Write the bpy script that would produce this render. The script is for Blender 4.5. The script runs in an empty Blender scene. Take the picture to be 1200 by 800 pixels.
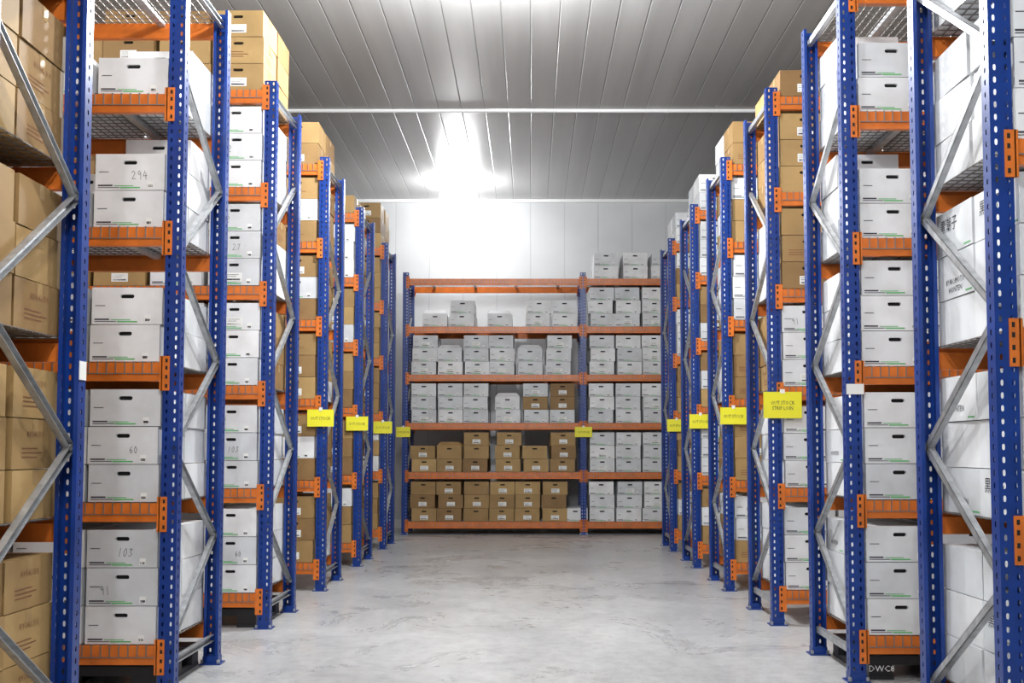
import bpy, math, random
from mathutils import Vector, Matrix
random.seed(11)
scene = bpy.context.scene

# ------------------------------------------------------------------ materials
def new_mat(name):
    m = bpy.data.materials.new(name); m.use_nodes = True
    nt = m.node_tree; b = nt.nodes["Principled BSDF"]
    return m, nt, b
def simple(name, col, rough=0.6, metal=0.0, noise=0.0, nscale=8.0, emis=None, es=0):
    m, nt, b = new_mat(name)
    b.inputs["Base Color"].default_value = (*col, 1)
    b.inputs["Roughness"].default_value = rough
    b.inputs["Metallic"].default_value = metal
    if noise > 0:
        tc = nt.nodes.new("ShaderNodeTexCoord"); n = nt.nodes.new("ShaderNodeTexNoise")
        n.inputs["Scale"].default_value = nscale; n.inputs["Detail"].default_value = 4
        r = nt.nodes.new("ShaderNodeValToRGB")
        r.color_ramp.elements[0].position = .3; r.color_ramp.elements[1].position = .7
        r.color_ramp.elements[0].color = (*[c*(1-noise) for c in col], 1)
        r.color_ramp.elements[1].color = (*[min(1, c*(1+noise)) for c in col], 1)
        nt.links.new(tc.outputs["Object"], n.inputs["Vector"])
        nt.links.new(n.outputs["Fac"], r.inputs["Fac"]); nt.links.new(r.outputs["Color"], b.inputs["Base Color"])
    if emis:
        b.inputs["Emission Color"].default_value = (*emis, 1); b.inputs["Emission Strength"].default_value = es
    return m
def card(name, c0, c1):
    m, nt, b = new_mat(name)
    g = nt.nodes.new("ShaderNodeNewGeometry"); r = nt.nodes.new("ShaderNodeValToRGB")
    r.color_ramp.elements[0].color = (*c0, 1); r.color_ramp.elements[1].color = (*c1, 1)
    tc = nt.nodes.new("ShaderNodeTexCoord"); n = nt.nodes.new("ShaderNodeTexNoise")
    n.inputs["Scale"].default_value = 5; n.inputs["Detail"].default_value = 5
    mx = nt.nodes.new("ShaderNodeMix"); mx.data_type = 'RGBA'; mx.blend_type = 'MULTIPLY'
    mx.inputs[0].default_value = 1
    r2 = nt.nodes.new("ShaderNodeValToRGB")
    r2.color_ramp.elements[0].position = .3; r2.color_ramp.elements[0].color = (.84, .83, .82, 1)
    r2.color_ramp.elements[1].position = .6; r2.color_ramp.elements[1].color = (1, 1, 1, 1)
    L = nt.links
    L.new(g.outputs["Random Per Island"], r.inputs["Fac"])
    L.new(tc.outputs["Object"], n.inputs["Vector"]); L.new(n.outputs["Fac"], r2.inputs["Fac"])
    L.new(r.outputs["Color"], mx.inputs[6]); L.new(r2.outputs["Color"], mx.inputs[7])
    L.new(mx.outputs[2], b.inputs["Base Color"])
    b.inputs["Roughness"].default_value = .65
    return m
M_white = card("white_cardboard", (.64, .66, .68), (.87, .87, .87))
M_brown = card("brown_cardboard", (.25, .14, .05), (.48, .31, .12))
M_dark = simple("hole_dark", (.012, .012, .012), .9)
M_ink = simple("black_ink", (.04, .04, .05), .8)
M_green = simple("green_ink", (.10, .45, .12), .8)
M_label = simple("paper_label", (.85, .85, .82), .7)
M_tape = simple("packing_tape", (.40, .26, .11), .35)
M_red = simple("faded_print", (.22, .09, .04), .8)
BOXM = [M_white, M_brown, M_dark, M_ink, M_green, M_label, M_tape, M_red]
M_blue = simple("blue_rack_paint", (.004, .035, .215), .34, 0, .2, 6)
M_orange = simple("orange_beam_paint", (.66, .16, .018), .42, 0, .18, 8)
M_galv = simple("galvanised_steel", (.46, .47, .48), .38, .7, .2, 20)
M_wire = simple("wire_mesh_zinc", (.27, .25, .23), .45, .6)
M_plastic = simple("black_plastic", (.015, .015, .017), .45)
M_yellow = simple("yellow_card", (.86, .80, .03), .5)

# ------------------------------------------------------------------ mesh tools
class Acc:
    def __init__(s): s.v = []; s.f = []; s.m = []
    def add(s, t, mat=None):
        b = len(s.v)
        if mat is None: s.v.extend(t.v)
        else: s.v.extend([tuple(mat @ Vector(p)) for p in t.v])
        s.f.extend([tuple(i+b for i in f) for f in t.f]); s.m.extend(t.m)
    def quad(s, a, b_, c, d, m=0):
        b = len(s.v); s.v += [a, b_, c, d]; s.f.append((b, b+1, b+2, b+3)); s.m.append(m)
    def box(s, x0, x1, y0, y1, z0, z1, m=0):
        b = len(s.v)
        s.v += [(x0,y0,z0),(x1,y0,z0),(x1,y1,z0),(x0,y1,z0),(x0,y0,z1),(x1,y0,z1),(x1,y1,z1),(x0,y1,z1)]
        for f in [(0,3,2,1),(4,5,6,7),(0,1,5,4),(1,2,6,5),(2,3,7,6),(3,0,4,7)]:
            s.f.append(tuple(i+b for i in f)); s.m.append(m)
    def mesh(s, name, mats):
        me = bpy.data.meshes.new(name); me.from_pydata(s.v, [], s.f)
        for m in mats: me.materials.append(m)
        me.polygons.foreach_set("material_index", s.m); me.update()
        return me
def obj(name, me, loc=(0,0,0), parent=None, rot=0):
    o = bpy.data.objects.new(name, me); scene.collection.objects.link(o)
    o.location = loc; o.rotation_euler[2] = rot
    if parent: o.parent = parent
    return o
def empty(name, loc=(0,0,0)):
    o = bpy.data.objects.new(name, None); scene.collection.objects.link(o)
    o.empty_display_size = .2; o.location = loc; return o

def text_tpl(s, size, mat, tf):
    cu = bpy.data.curves.new("txt", 'FONT'); cu.body = s; cu.size = size
    cu.resolution_u = 1; cu.align_x = 'CENTER'; cu.align_y = 'CENTER'
    o = bpy.data.objects.new("txt", cu); scene.collection.objects.link(o)
    dg = bpy.context.evaluated_depsgraph_get(); dg.update()
    me = bpy.data.meshes.new_from_object(o.evaluated_get(dg))
    t = Acc()
    t.v = [tuple(tf @ v.co) for v in me.vertices]
    t.f = [tuple(p.vertices) for p in me.polygons]; t.m = [mat]*len(t.f)
    bpy.data.objects.remove(o); bpy.data.meshes.remove(me); bpy.data.curves.remove(cu)
    return t
RX = Matrix.Rotation(math.pi/2, 4, 'X')            # text facing -y
def front_tf(x, y, z, rot=0, sx=1): return Matrix.Translation((x, y, z)) @ RX @ Matrix.Rotation(rot, 4, 'Z') @ Matrix.Diagonal((sx, 1, 1, 1))
def side_tf(sgn, x, y, z, rot=0): return Matrix.Translation((x, y, z)) @ Matrix.Rotation(sgn*math.pi/2, 4, 'Z') @ RX @ Matrix.Rotation(rot, 4, 'Z')

# ------------------------------------------------------------------ cartons
W, D, H = .392, .435, .207
# single-stroke hand-drawn digits (marker pen)
DIG = {'6': [[(.8,1),(.3,.75),(.1,.35),(.3,.02),(.7,.05),(.8,.35),(.5,.52),(.15,.35)]], '4': [[(.5,1),(.1,.4),(.9,.45)],[(.7,.8),(.6,0)]],
       '7': [[(.1,.9),(.85,.95),(.4,0)]], '2': [[(.1,.8),(.45,1),(.8,.75),(.1,.05),(.9,.08)]], '9': [[(.8,.7),(.4,.55),(.2,.8),(.5,1),(.8,.85),(.7,.0)]],
       '0': [[(.5,1),(.15,.6),(.25,.1),(.6,0),(.85,.5),(.5,1)]], '1': [[(.5,1),(.45,0)]], '3': [[(.1,.9),(.7,.95),(.4,.55),(.8,.3),(.4,0),(.1,.1)]]}
def hand_number(t, num, x, z, size, y):
    th = .0026
    sl = random.uniform(-.15, .25)
    for ch in num:
        for st in DIG[ch]:
            for (xa, za), (xb, zb) in zip(st, st[1:]):
                p = Vector((x+(xa*.55+za*sl)*size, 0, z+za*size)); q = Vector((x+(xb*.55+zb*sl)*size, 0, z+zb*size))
                d = (q-p).normalized(); nrm = Vector((-d.z, 0, d.x))*th*.5; p -= d*th*.4; q += d*th*.4
                t.quad(*[(v.x, y, v.z) for v in (p-nrm, q-nrm, q+nrm, p+nrm)], 3)
        x += size*.68
def carton(mat, number=None, sidetext=None, label=False, flaps=False, redtext=False, nx=0, ns=.06):
    t = Acc(); w, d, h = W/2-.003, D/2-.003, H-.004
    t.v = [(-w,-d,0),(w,-d,0),(w,-d,h),(-w,-d,h),(-w,d,0),(w,d,0),(w,d,h),(-w,d,h)]
    hz = h*.76; a, b = .038, .011
    ring = [(-a,-b*.5),(-a*.8,-b),(a*.8,-b),(a,-b*.5),(a,b*.5),(a*.8,b),(-a*.8,b),(-a,b*.5)]
    for x, z in ring: t.v.append((x, -d, hz+z))
    for x, z in ring: t.v.append((x, -d+.02, hz+z))
    for k in range(4):
        i0, i1, i2 = 8+2*k, 9+2*k, 8+(2*k+2) % 8
        t.f.append((k, i1, i0)); t.m.append(mat)
        t.f.append((k, (k+1) % 4, i2, i1)); t.m.append(mat)
    for k in range(8):
        t.f.append((8+k, 8+(k+1) % 8, 16+(k+1) % 8, 16+k)); t.m.append(mat)
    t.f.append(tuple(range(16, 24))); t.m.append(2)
    for f in [(1,5,6,2),(5,4,7,6),(4,0,3,7),(0,4,5,1)]: t.f.append(f); t.m.append(mat)
    if flaps:
        e = .10
        t.v += [(-w+.05,-d+.05,h+e*.6),(w-.05,-d+.05,h+e*.6),(w-.05,d-.06,h+e*.5),(-w+.05,d-.06,h+e*.5)]
        n = len(t.v)
        t.f.append((3,2,n-3,n-4)); t.m.append(mat); t.f.append((6,7,n-1,n-2)); t.m.append(mat)
        t.f.append((2,6,n-2,n-3)); t.m.append(mat); t.f.append((7,3,n-4,n-1)); t.m.append(mat)
    t.f.append((3,2,6,7)); t.m.append(mat)
    if mat == 1:
        t.quad((-w,-.025,h+.001),(w,-.025,h+.001),(w,.025,h+.001),(-w,.025,h+.001),6)
        for s in (-1, 1):
            t.quad((s*(w+.001),-.025,h),(s*(w+.001),.025,h),(s*(w+.001),.025,h-.06),(s*(w+.001),-.025,h-.06),6)
    y = -d-.0012
    def fr(x0, x1, z0, z1, m): t.quad((x0,y,z0),(x1,y,z0),(x1,y,z1),(x0,y,z1), m)
    if mat == 0:
        fr(-w*.92, -w*.30, .012, .016, 3); fr(-w*.92, -w*.5, .022, .030, 3)
        fr(-w*.45, w*.1, .022, .026, 4); fr(-w*.28, w*.30, .010, .017, 4)
        fr(w*.5, w*.68, .012, .05, 5); fr(w*.52, w*.66, .016, .03, 3)
        fr(-w*.9, -w*.62, .10, .104, 3)
    if label:
        fr(-.06, .065, .03, .095, 5); fr(-.05, .04, .078, .082, 3); fr(-.05, .02, .064, .068, 3); fr(-.05, .05, .038, .05, 3)
    if number: hand_number(t, number, nx, .06, ns, y-.0005)
    if redtext:
        for i, z in enumerate((.05, .068, .086)):
            fr(-w*.75, w*(.2+.2*(i % 2)), z, z+.006, 7)
        for s in (-1, 1):
            xx = s*(w+.0012)
            for i, z in enumerate((.045, .063, .08)):
                t.quad((xx,-d*.6,z),(xx,d*(.1+.2*(i%2)),z),(xx,d*(.1+.2*(i%2)),z+.005),(xx,-d*.6,z+.005),7)
            t.add(text_tpl("RYOKI SUI", .035, 7, side_tf(s, xx, 0, .14)))
    if sidetext:
        kan, rom = sidetext
        for s in (-1, 1):
            xx = s*(w+.0013)
            if kan: t.add(text_tpl(kan, .07, 3, side_tf(s, xx, -.06*s, .13)))
            if rom: t.add(text_tpl(rom, .038, 3, side_tf(s, xx, .0, .055)))
            t.quad((xx, -d*.9, .012), (xx, -d*.55, .012), (xx, -d*.55, .018), (xx, -d*.9, .018), 4)
    return t
NUMS = ["64", "72", "290", "60", "12", "37", "294", "91", "46", "103", "27", "70"]
WH = [carton(0)]*18 + [carton(0, label=True)]*3 + [carton(0, number=n, nx=random.uniform(-.12, .08), ns=random.uniform(.034, .055)) for n in NUMS]
LAB = WH[18]
K = "\u9ed2\u6f6e\u5b50"
WS = [carton(0, sidetext=(K, None)), carton(0, sidetext=(K, "HONTEN")),
      carton(0, sidetext=(None, "KUROMOTO\nHONTEN")), carton(0, sidetext=(None, "HONTEN")), carton(0), carton(0), carton(0)]
BR = [carton(1, label=True), carton(1), carton(1, label=True), carton(1, redtext=True)]
BRR = [carton(1, redtext=True), carton(1, redtext=True), carton(1)]
WF = [carton(0, flaps=True)]; BF = [carton(1, flaps=True)]

def put(acc, t, x, y, z, jr=.025, s=1.0):
    acc.add(t, Matrix.Translation((x, y, z)) @ Matrix.Rotation(random.uniform(-jr, jr), 4, 'Z') @ Matrix.Diagonal((s, s, 1, 1)))

LEVB = [.15, .92, 1.69, 2.45, 3.21, 3.97]        # back rack beam heights
LEV = [.21, .98, 1.75, 2.50, 3.25, 4.0]          # side rack beam heights
BT = .056   # top of deck above beam centre
PITCH = .408
RD = .92
def pick(pb, side, lv):
    if random.random() < pb:
        return random.choice(BRR if side == 'r' else BR)
    if side == 't': return random.choice(WS[4:] if (lv > 2 and random.random() < .8) else WS)
    return random.choice(WH)
def fill_level(acc, sgn, X, y0, lev, n, pb, style, bays=2, endpb=None, front=None):
    z0 = LEV[lev]+BT
    for b in range(bays):
        xs = X+.045+b*2.8+.05+W/2+.012
        gap = 0
        for c in range(6):
            gap += random.choice((0, 0, .01, .03)) if c else 0
            x = xs+c*PITCH+gap
            for j in range(2):
                y = y0+.012+D/2+j*(D+.02)+random.uniform(-.012, .012)
                k = n if n <= 1 else (n if random.random() < .72 else n-1)
                if j == 1 and n in (1, 2) and lev < 5: k = n+(1 if random.random() < .6 else 0)
                if c == 0 and b == 0: k = n if j == 0 else max(n, k)
                if front and j == 0: k = front
                p = pb
                if endpb is not None and c == 0 and b == 0 and j == 0: p = endpb
                br = 1 if random.random() < p else 0
                for q in range(k):
                    bb = br if random.random() < .85 or p in (0, 1) else 1-br
                    put(acc, pick(bb, style, lev), sgn*x+random.uniform(-.006, .006), y, z0+q*H)

# ------------------------------------------------------------------ rack parts
RH = 4.12
def perforated(acc, width, cols, hw, hh, tf, m=0, pitch=.05, H_=RH):
    n = int(round(H_/pitch)); p = H_/n; cw = width/cols
    for c in range(cols):
        u0 = -width/2+c*cw; uc = u0+cw/2
        for i in range(n):
            v0 = i*p; vc = v0+p/2
            P = [(u0,v0),(u0+cw,v0),(u0+cw,v0+p),(u0,v0+p)]
            R = [(-hw,-hh*.5),(-hw*.5,-hh),(hw*.5,-hh),(hw,-hh*.5),(hw,hh*.5),(hw*.5,hh),(-hw*.5,hh),(-hw,hh*.5)]
            b = len(acc.v)
            acc.v += [tf(u, v) for u, v in P] + [tf(uc+u, vc+v) for u, v in R]
            for k in range(4):
                i0, i1, i2 = b+4+2*k, b+5+2*k, b+4+(2*k+2) % 8
                acc.f.append((b+k, i1, i0)); acc.f.append((b+k, b+(k+1) % 4, i2, i1)); acc.m += [m, m]
UW, UD = .09, .075
def upright(acc, y, dr):
    perforated(acc, UW, 2, .0055, .012, lambda u, v: (u, y, v))
    for s in (-1, 1):
        perforated(acc, UD, 1, .007, .011, lambda u, v, s=s: (s*UW/2, y+dr*(UD/2+u), v))
        acc.quad((s*UW/2, y+dr*UD, 0), (s*(UW/2-.018), y+dr*UD, 0), (s*(UW/2-.018), y+dr*UD, RH), (s*UW/2, y+dr*UD, RH))
    c = y+dr*UD/2
    acc.box(-.065, .065, c-.06, c+.06, 0, .008)
    for s in (-1, 1):
        acc.box(s*.05-.008, s*.05+.008, c-.05, c-.034, .008, .03, 1)
    acc.box(-.048, .048, c-.042, c+.042, .008, .05)
def strut(acc, p0, p1, w, tx, m=1):
    (y0, z0), (y1, z1) = p0, p1
    L = math.hypot(y1-y0, z1-z0); ny, nz = -(z1-z0)/L, (y1-y0)/L
    def bar(o, hw, xa, xb):
        b = len(acc.v)
        for x in (xa, xb):
            for (yy, zz) in ((y0, z0), (y1, z1)):
                for s in (-1, 1):
                    acc.v.append((x, yy+ny*(o+s*hw), zz+nz*(o+s*hw)))
        for f in [(0,1,3,2),(4,6,7,5),(0,2,6,4),(1,5,7,3),(0,4,5,1),(2,3,7,6)]:
            acc.f.append(tuple(i+b for i in f)); acc.m.append(m)
    bar(0, w/2, -tx/2, -tx/2+.003)
    bar(-w/2+.0015, .0015, -tx/2, tx/2); bar(w/2-.0015, .0015, -tx/2, tx/2)
def frame_mesh(phase):
    a = Acc(); upright(a, 0, 1); upright(a, RD, -1)
    yf, yr = .045, RD-.045
    strut(a, (yf, .16), (yr, .16), .04, .028)
    strut(a, (yf, RH-.09), (yr, RH-.09), .04, .028)
    pts = []; zz = .25; r = phase
    while zz < RH-.1:
        pts.append(((yr if r else yf), zz)); r = not r; zz += .54
    for i in range(len(pts)-1):
        strut(a, pts[i], pts[i+1], .036, .03)
        a.box(-.03, .03, pts[i][0]-.009, pts[i][0]+.009, pts[i][1]-.009, pts[i][1]+.009, 1)
    return a.mesh("rack_frame_mesh%d" % phase, [M_blue, M_galv])
FR = [frame_mesh(0), frame_mesh(1)]

def bay_mesh(L, name, levels):
    a = Acc()   # mats: 0 orange, 1 wire, 2 dark, 3 galv
    x0, x1 = .047, L-.047
    for z in levels:
        for (yb, s) in ((0, 1), (RD, -1)):
            ya, yc = sorted((yb+s*.002, yb+s*.045))
            a.box(x0, x1, ya, yc, z-.052, z+.028)
            ya, yc = sorted((yb+s*.002, yb+s*.028))
            a.box(x0, x1, ya, yc, z+.028, z+.05)
            for (ex, d) in ((0, 1), (L, -1)):
                xa, xb = sorted((ex+d*.008, ex+d*.062))
                ya, yc = sorted((yb-s*.008, yb-s*.002))
                a.box(xa, xb, ya, yc, z-.105, z+.085)
                xa, xb = sorted((ex+d*.047, ex+d*.053))
                ya, yc = sorted((yb-s*.008, yb+s*.05))
                a.box(xa, xb, ya, yc, z-.105, z+.085)
                for q in (-.08, -.03, .02, .06):
                    xc = ex+d*.024; yy = yb-s*.0095
                    ya, yc = sorted((yy, yb-s*.004))
                    a.box(xc-.006, xc+.006, ya, yc, z+q-.010, z+q+.010, 2)
        zt = z+.0505
        nx = int((x1-x0)/.05)
        for i in range(nx+1):
            x = x0+.01+(x1-x0-.02)*i/nx; r = .0028
            a.box(x-r, x+r, -.002, RD+.002, zt, zt+.0044, 1)
            a.box(x-r, x+r, -.0045, .0015, z-.012, zt+.0044, 1)
            a.box(x-r, x+r, RD-.0015, RD+.0035, z-.012, zt+.0044, 1)
        for j in range(14):
            y = .05+(RD-.1)*j/13
            a.box(x0+.005, x1-.005, y-.0028, y+.0028, zt-.0044, zt, 1)
        for ys in (-.0055, RD+.001):
            a.box(x0+.005, x1-.005, ys, ys+.0045, z-.014, z-.009, 1)
        for k in range(4):
            x = x0+(x1-x0)*(k+.5)/4
            a.box(x-.022, x+.022, .045, RD-.045, zt-.03, zt-.0046, 3)
    return a.mesh(name, [M_orange, M_wire, M_dark, M_galv])
BAYL = 2.8
BAY = bay_mesh(BAYL, "rack_bay_mesh", LEV)
BAYB = bay_mesh(BAYL, "rack_bay_mesh_back", LEVB)

def rack(sgn, X, y, phase, nb=2):
    xc = sgn*(X+UW/2)
    e = empty("pallet_rack", (xc, y, 0))
    for i in range(nb+1):
        obj("upright_frame_%d" % (i+1), FR[phase], (sgn*i*BAYL, 0, 0), e)
    for i in range(nb):
        ox = i*BAYL if sgn > 0 else -(i+1)*BAYL
        obj("beams_and_decks_%d" % (i+1), BAY, (ox, 0, 0), e)
    return e
def boxes_obj(acc): return obj("stacked_cartons", acc.mesh("stacked_cartons", BOXM))

XL, XR = 1.93, 1.82
Lcfg = [
 dict(l=[(3,1),(3,1),(3,1),(3,1),(3,1),(0,0)], st='r'),
 dict(l=[(3,0),(3,0),(2,0),(2,0),(1,0),(0,0)], st='w', f=[0,0,0,0,1,0]),
 dict(l=[(3,.35),(3,.55),(3,.45),(3,.5),(3,.5),(3,1)], st='w', e=[0,0,0,0,0,1]),
 dict(l=[(3,.95),(3,.9),(3,.95),(3,.9),(3,.9),(2,1)], st='w'),
 dict(l=[(3,.6),(3,.7),(3,.6),(3,.6),(3,.4),(1,.7)], st='w'),
 dict(l=[(3,.5),(3,.6),(3,.5),(3,.5),(3,.3),(3,.8)], st='w')]
Rcfg = [
 dict(l=[(3,0),(3,0),(3,0),(3,0),(3,0),(0,0)], st='t'),
 dict(l=[(3,0),(3,0),(3,0),(2,0),(2,0),(0,0)], st='t'),
 dict(l=[(3,.1),(3,.1),(3,.1),(3,.1),(3,1),(1,1)], st='w'),
 dict(l=[(3,.7),(3,.8),(3,.6),(3,.5),(3,.6),(2,.9)], st='w'),
 dict(l=[(3,.7),(3,.6),(3,.6),(3,.3),(3,.2),(2,.4)], st='w'),
 dict(l=[(3,.6),(3,.5),(3,.3),(3,.1),(3,.2),(2,.2)], st='w')]
def yL(k): return 3.88+2.2*k
def yR(k): return 4.33 if k == 0 else 4.36+2.04*k
for cfgs, sgn, X, yf in ((Lcfg, -1, XL, yL), (Rcfg, 1, XR, yR)):
    for k, c in enumerate(cfgs):
        y = yf(k)
        rack(sgn, X, y, (1, 0, 1, 0, 1, 0)[k])
        a = Acc()
        for lv, (n, pb) in enumerate(c['l']):
            if n: fill_level(a, sgn, X, y, lv, n, pb, c['st'], endpb=(c['e'][lv] if 'e' in c else None), front=(c['f'][lv] if 'f' in c else None))
        boxes_obj(a)

# ------------------------------------------------------------------ back rack
YB = 17.4; XB = -2.02+.045
e = empty("pallet_rack", (XB, YB, 0))
for i in range(3): obj("upright_frame_%d" % (i+1), FR[1], (i*BAYL, 0, 0), e)
for i in range(2): obj("beams_and_decks_%d" % (i+1), BAYB, (i*BAYL, 0, 0), e)
a = Acc()
def brow(b, lv, cols):
    for c, n, kind in cols:
        x = XB+b*BAYL+.10+W/2+c*PITCH
        for j in range(2):
            nn = n if j == 0 else max(1, n-(random.random() < .3))
            for q in range(nn):
                top = q == nn-1
                if kind == 'm': t = random.choice((LAB, BR[0], WH[0]))
                elif kind == 'b': t = random.choice((BR[0], BR[0], BR[2], BR[1]))
                elif kind == 'wf': t = WF[0] if top else random.choice((WH[0], LAB))
                elif kind == 'bf': t = BF[0] if top else BR[0]
                else: t = random.choice((WH[0], WH[0], LAB))
                put(a, t, x+random.uniform(-.012, .012), YB+.02+D/2+j*(D+.015), LEVB[lv]+BT+q*H, .05)
brow(0, 0, [(0,3,'b'),(1,3,'b'),(2,3,'b'),(3,3,'b'),(4.02,3,'b'),(5.04,3,'b'),(5.85,1,'w')])
brow(0, 1, [(0,2,'b'),(1,2,'bf'),(2,3,'b'),(3.25,3,'b'),(4.3,2,'b'),(5.35,3,'b')])
brow(0, 2, [(0,3,'w'),(1,3,'w'),(2,3,'w'),(3.25,2,'wf'),(4.3,3,'m'),(5.35,3,'m')])
brow(0, 3, [(0,3,'w'),(1,2,'wf'),(2,3,'w'),(3,3,'w'),(4.1,2,'wf'),(5.2,3,'w')])
brow(0, 4, [(.4,1,'wf'),(1.45,2,'w'),(2.9,1,'wf'),(4.4,2,'w'),(5.45,2,'w')])
for lv in range(5): brow(1, lv, [(0,3,'w'),(1.02,3,'w'),(2.05,3,'w'),(3.1,3,'w'),(4.2,3,'w'),(5.2,2,'w')])
brow(1, 5, [(.15,2,'w'),(1.3,2,'w'),(2.4,2,'w'),(3.6,1,'w')])
boxes_obj(a)

# ------------------------------------------------------------------ pallets under racks
def pallet(x0, x1, y0, y1, txt=False):
    p = Acc(); h = .14
    for i in range(9):
        yy = y0+(y1-y0)*(i+.5)/9
        p.box(x0, x1, yy-.035, yy+.035, h-.03, h)
    p.box(x0, x1, y0-.004, y0, h-.055, h-.002)
    for i in range(3):
        xx = x0+.07+(x1-x0-.14)*i/2
        p.box(xx-.07, xx+.07, y0, y1, .0, .022)
        for j in range(3):
            yy = y0+.07+(y1-y0-.14)*j/2
            p.box(xx-.07, xx+.07, yy-.06, yy+.06, .022, h-.03)
        if txt: p.add(text_tpl("DWC8", .05, 1, front_tf(xx, y0-.0005, .062)))
    return obj("plastic_pallet", p.mesh("plastic_pallet", [M_plastic, M_label]))
pallet(-3.1, -2.05, yL(1)+.07, yL(1)+RD-.07)
pallet(-3.1, -2.05, yL(2)+.07, yL(2)+RD-.07)
pallet(1.95, 3.0, yR(1)+.07, yR(1)+RD-.07, True)
pallet(1.95, 3.0, yR(0)+.07, yR(0)+RD-.07, True)

# ------------------------------------------------------------------ signs
def sign(x, y, z, w, h, txt, ts=.26):
    s = Acc(); s.box(-w/2, w/2, -.004, 0, -h/2, h/2, 0)
    s.box(-w*.06, w*.06, -.006, .012, h/2-.012, h/2+.02, 2)
    s.add(text_tpl(txt, h*ts, 1, front_tf(0, -.0052, -.005, 0, .8)))
    return obj("yellow_location_sign", s.mesh("yellow_location_sign", [M_yellow, M_ink, M_label]), (x, y, z))
for k in (3, 4, 5): sign(-XL-.05, yL(k)-.03, 1.62, .25, .16, "OUT STOCK")
sign(XR+.09, yR(2)-.03, 1.66, .29, .20, "OUT STOCK\nSTRIP LOIN", .2)
for k in (3, 4, 5): sign(XR+.09, yR(k)-.03, 1.64, .25, .16, "OUT STOCK")
sign(XB+BAYL, YB-.03, 1.60, .27, .16, "OUT STOCK")
sign(XB-.02, YB-.03, 1.60, .22, .16, "OUT STOCK")
t = Acc(); t.box(-.05, .05, -.003, 0, -.03, .03)
ml = t.mesh("paper_tag", [M_label])
obj("paper_tag", ml, (XR+.05, yR(1)-.012, 1.67))
t = Acc(); t.box(-.0015, .0015, -.035, .035, -.04, .04)
obj("paper_tag", t.mesh("paper_tag_side", [M_label]), (-XL+.003, yL(0)+RD-.04, 1.66))

# ------------------------------------------------------------------ room shell
RXm, Y0, Y1, ZC = 7.9, -3.0, 18.85, 5.61
def slab(name, x0, x1, y0, y1, z0, z1, mat):
    s = Acc(); s.box(x0, x1, y0, y1, z0, z1)
    return obj(name, s.mesh(name, [mat]))
m, nt, b = new_mat("polished_concrete"); L = nt.links
tc = nt.nodes.new("ShaderNodeTexCoord")
def noise(sc, det, rough, vec, dist=0):
    n = nt.nodes.new("ShaderNodeTexNoise"); n.inputs["Scale"].default_value = sc; n.inputs["Detail"].default_value = det
    n.inputs["Roughness"].default_value = rough; n.inputs["Distortion"].default_value = dist; L.new(vec, n.inputs["Vector"]); return n
def ramp(src, p0, c0, p1, c1):
    r = nt.nodes.new("ShaderNodeValToRGB"); r.color_ramp.elements[0].position = p0; r.color_ramp.elements[1].position = p1
    r.color_ramp.elements[0].color = (*c0, 1); r.color_ramp.elements[1].color = (*c1, 1); L.new(src, r.inputs["Fac"]); return r
def mul(a_, b_):
    mx = nt.nodes.new("ShaderNodeMix"); mx.data_type = 'RGBA'; mx.blend_type = 'MULTIPLY'; mx.inputs[0].default_value = 1
    L.new(a_, mx.inputs[6]); L.new(b_, mx.inputs[7]); return mx.outputs[2]
mp = nt.nodes.new("ShaderNodeMapping"); mp.inputs["Scale"].default_value = (1, .55, 1); L.new(tc.outputs["Object"], mp.inputs["Vector"])
mp2 = nt.nodes.new("ShaderNodeMapping"); mp2.inputs["Scale"].default_value = (.8, .8, 1); mp2.inputs["Rotation"].default_value = (0, 0, .35); L.new(tc.outputs["Object"], mp2.inputs["Vector"])
n1 = noise(1.3, 10, .7, mp.outputs["Vector"], .8)
n2 = noise(11, 8, .7, tc.outputs["Object"]); n3 = noise(60, 3, .6, tc.outputs["Object"]); n4 = noise(.35, 3, .5, tc.outputs["Object"])
n5 = noise(1.1, 12, .72, mp2.outputs["Vector"], 1.2)
c = mul(ramp(n1.outputs["Fac"], .36, (.46, .465, .47), .62, (.60, .60, .595)).outputs["Color"], ramp(n2.outputs["Fac"], .38, (.80, .80, .80), .55, (1, 1, 1)).outputs["Color"])
c = mul(c, ramp(n3.outputs["Fac"], .35, (.88, .88, .88), .6, (1, 1, 1)).outputs["Color"])
c = mul(c, ramp(n4.outputs["Fac"], .35, (.90, .89, .88), .6, (1, 1, 1)).outputs["Color"])
c = mul(c, ramp(n5.outputs["Fac"], .37, (.88, .88, .875), .48, (1, 1, 1)).outputs["Color"])
L.new(c, b.inputs["Base Color"])
rr = nt.nodes.new("ShaderNodeMapRange"); rr.inputs[1].default_value = .3; rr.inputs[2].default_value = .65; rr.inputs[3].default_value = .22; rr.inputs[4].default_value = .38
L.new(n5.outputs["Fac"], rr.inputs[0]); L.new(rr.outputs[0], b.inputs["Roughness"])
slab("floor", -RXm-.1, RXm+.1, Y0-.1, Y1+.1, -.1, 0, m)
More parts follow.
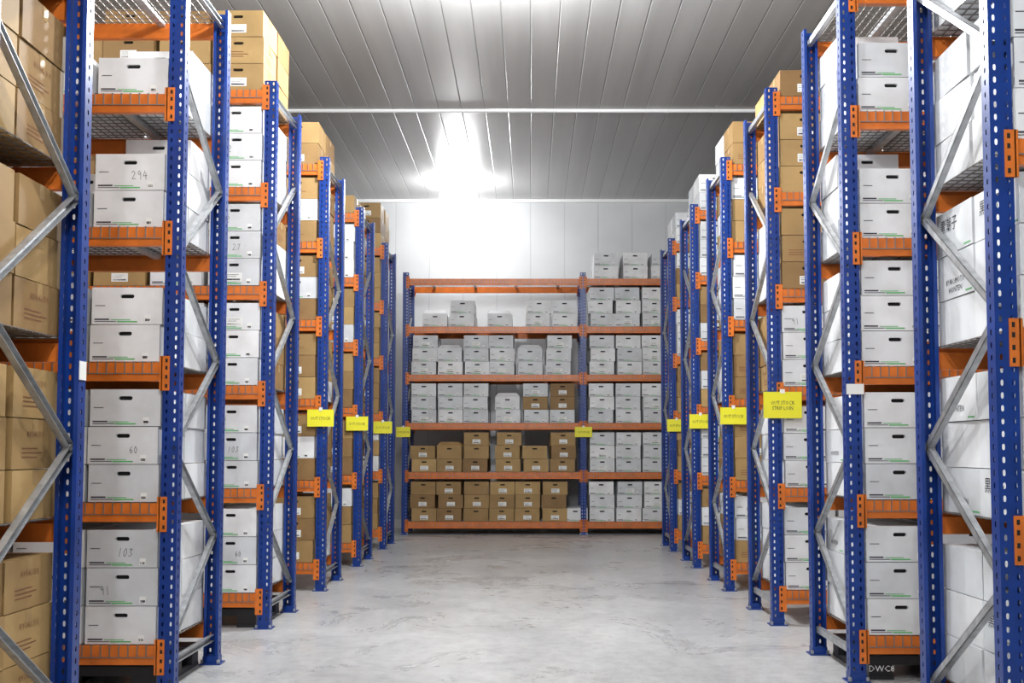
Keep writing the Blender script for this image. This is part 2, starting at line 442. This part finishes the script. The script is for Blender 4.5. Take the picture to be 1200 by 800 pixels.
def ribbed(name, col, rough, metal, period, axis, width, depth, groove, streak=False):
    m, nt, b = new_mat(name); L = nt.links
    tc = nt.nodes.new("ShaderNodeTexCoord"); sp = nt.nodes.new("ShaderNodeSeparateXYZ")
    L.new(tc.outputs["Object"], sp.inputs[0])
    a1 = nt.nodes.new("ShaderNodeMath"); a1.operation = 'MULTIPLY'; a1.inputs[1].default_value = 1/period
    L.new(sp.outputs[axis], a1.inputs[0])
    fr = nt.nodes.new("ShaderNodeMath"); fr.operation = 'FRACT'; L.new(a1.outputs[0], fr.inputs[0])
    pp = nt.nodes.new("ShaderNodeMath"); pp.operation = 'PINGPONG'; pp.inputs[1].default_value = .5; L.new(fr.outputs[0], pp.inputs[0])
    mr = nt.nodes.new("ShaderNodeMapRange"); mr.interpolation_type = 'SMOOTHSTEP'
    mr.inputs[1].default_value = 0; mr.inputs[2].default_value = width/period
    L.new(pp.outputs[0], mr.inputs[0])
    bp = nt.nodes.new("ShaderNodeBump"); bp.inputs["Strength"].default_value = depth; bp.inputs["Distance"].default_value = .01
    L.new(mr.outputs[0], bp.inputs["Height"]); L.new(bp.outputs[0], b.inputs["Normal"])
    n = nt.nodes.new("ShaderNodeTexNoise"); n.inputs["Scale"].default_value = .7; n.inputs["Detail"].default_value = 4
    if streak:
        mp = nt.nodes.new("ShaderNodeMapping"); mp.inputs["Scale"].default_value = (5, .25, 1)
        L.new(tc.outputs["Object"], mp.inputs["Vector"]); L.new(mp.outputs["Vector"], n.inputs["Vector"])
    else: L.new(tc.outputs["Object"], n.inputs["Vector"])
    r = nt.nodes.new("ShaderNodeValToRGB")
    r.color_ramp.elements[0].position = .3; r.color_ramp.elements[1].position = .7
    r.color_ramp.elements[0].color = (*[c*.8 for c in col], 1); r.color_ramp.elements[1].color = (*col, 1)
    L.new(n.outputs["Fac"], r.inputs["Fac"])
    dk = nt.nodes.new("ShaderNodeMix"); dk.data_type = 'RGBA'; dk.blend_type = 'MULTIPLY'
    dk.inputs[7].default_value = (groove, groove, groove, 1)
    iv = nt.nodes.new("ShaderNodeMath"); iv.operation = 'SUBTRACT'; iv.inputs[0].default_value = 1
    L.new(mr.outputs[0], iv.inputs[1]); L.new(iv.outputs[0], dk.inputs[0])
    L.new(r.outputs["Color"], dk.inputs[6]); L.new(dk.outputs[2], b.inputs["Base Color"])
    b.inputs["Roughness"].default_value = rough; b.inputs["Metallic"].default_value = metal
    return m
M_ceil = ribbed("ceiling_sandwich_panel", (.50, .495, .485), .33, .3, .29, 0, .010, .6, .74, True)
M_wallb = ribbed("wall_sandwich_panel", (.66, .67, .68), .4, 0, .58, 0, .010, .3, .8)
M_walls = ribbed("wall_side_panel", (.42, .43, .44), .45, 0, 1.1, 1, .012, .4, .7)
slab("ceiling", -RXm-.1, RXm+.1, Y0-.1, Y1+.1, ZC, ZC+.1, M_ceil)
slab("wall_back", -RXm-.1, RXm+.1, Y1, Y1+.1, 0, ZC, M_wallb)
slab("wall_front", -RXm-.1, RXm+.1, Y0-.1, Y0, 0, ZC, M_walls)
slab("wall_left", -RXm-.1, -RXm, Y0, Y1, 0, ZC, M_walls)
slab("wall_right", RXm, RXm+.1, Y0, Y1, 0, ZC, M_walls)
M_trim = simple("white_trim", (.85, .85, .85), .35)
slab("trim_1", -RXm, RXm, Y1-.05, Y1, ZC-.05, ZC, M_trim)
s = Acc(); n = 8
for x in (-RXm, RXm):
    for i in range(n+1):
        an = math.pi*i/n
        s.v.append((x, 13.8+.03*math.cos(an), ZC-.001-.035*math.sin(an)))
for i in range(n): s.f.append((i, i+1, n+2+i, n+1+i)); s.m.append(0)
s.f.append(tuple(range(n+1))); s.f.append(tuple(range(n+1, 2*n+2))); s.m += [0, 0]
obj("trim_2", s.mesh("trim_2", [simple("polished_joint_cover", (.95, .95, .95), .25, .2)]))
slab("baseboard_back", -RXm, RXm, Y1-.03, Y1, 0, .15, M_trim)

# ------------------------------------------------------------------ lamps
M_emit2 = simple("lamp_globe", (1, 1, 1), .5, emis=(.97, .99, 1), es=50)
M_emit3 = simple("lamp_globe_dim", (1, 1, 1), .5, emis=(.97, .99, 1), es=2)
M_house = simple("lamp_housing", (.75, .75, .75), .4)
N = 28
def high_bay(x, y, em, energy=0):
    e = empty("high_bay_lamp", (x, y, ZC))
    s = Acc()
    prof = [(.06, 0, 0), (.06, -.05, 0), (.12, -.06, 0), (.14, -.075, 1), (.24, -.13, 1), (.29, -.22, 1), (.29, -.31, 1), (.24, -.40, 1), (.14, -.46, 1), (.02, -.48, 1)]
    bs = []
    for r, z, _ in prof:
        bs.append(len(s.v)); s.v += [(r*math.cos(2*math.pi*i/N), r*math.sin(2*math.pi*i/N), z) for i in range(N)]
    for q in range(len(bs)-1):
        for i in range(N):
            s.f.append((bs[q]+i, bs[q]+(i+1) % N, bs[q+1]+(i+1) % N, bs[q+1]+i)); s.m.append(prof[q+1][2])
    me = s.mesh("lamp_body", [M_house, em]); me.polygons.foreach_set("use_smooth", [True]*len(me.polygons))
    obj("lamp_body", me, (0, 0, 0), e)
    if energy:
        ld = bpy.data.lights.new("bulb", 'POINT'); ld.energy = energy; ld.shadow_soft_size = .13; ld.color = (.965, .985, 1)
        o = bpy.data.objects.new("bulb", ld); scene.collection.objects.link(o); o.parent = e; o.location = (0, 0, -.66)
high_bay(-1.16, 17.5, M_emit2)
for x, y, p in ((-.35, -1.5, 370), (-.35, 2.4, 300), (-.35, 5.8, 310), (-.35, 9.1, 620), (-5, 7.1, 70), (5, 7.5, 70)): high_bay(x, y, M_emit3, p)

w = bpy.data.worlds.new("world"); scene.world = w; w.use_nodes = True
w.node_tree.nodes["Background"].inputs[0].default_value = (.8, .85, .9, 1)
w.node_tree.nodes["Background"].inputs[1].default_value = .05

# ------------------------------------------------------------------ camera
cd = bpy.data.cameras.new("camera"); cam = bpy.data.objects.new("camera", cd); scene.collection.objects.link(cam)
F = 1300.0
cd.sensor_width = 36; cd.lens = 36*F/1200; cd.clip_start = .05
th = math.atan(.058)
cam.location = (0, 0, 1.32); cam.rotation_euler = (math.pi/2+th, 0, 0)
cd.shift_x = -22/1200; cd.shift_y = (127-F*.058)/1200
scene.camera = cam
scene.view_settings.view_transform = 'Standard'
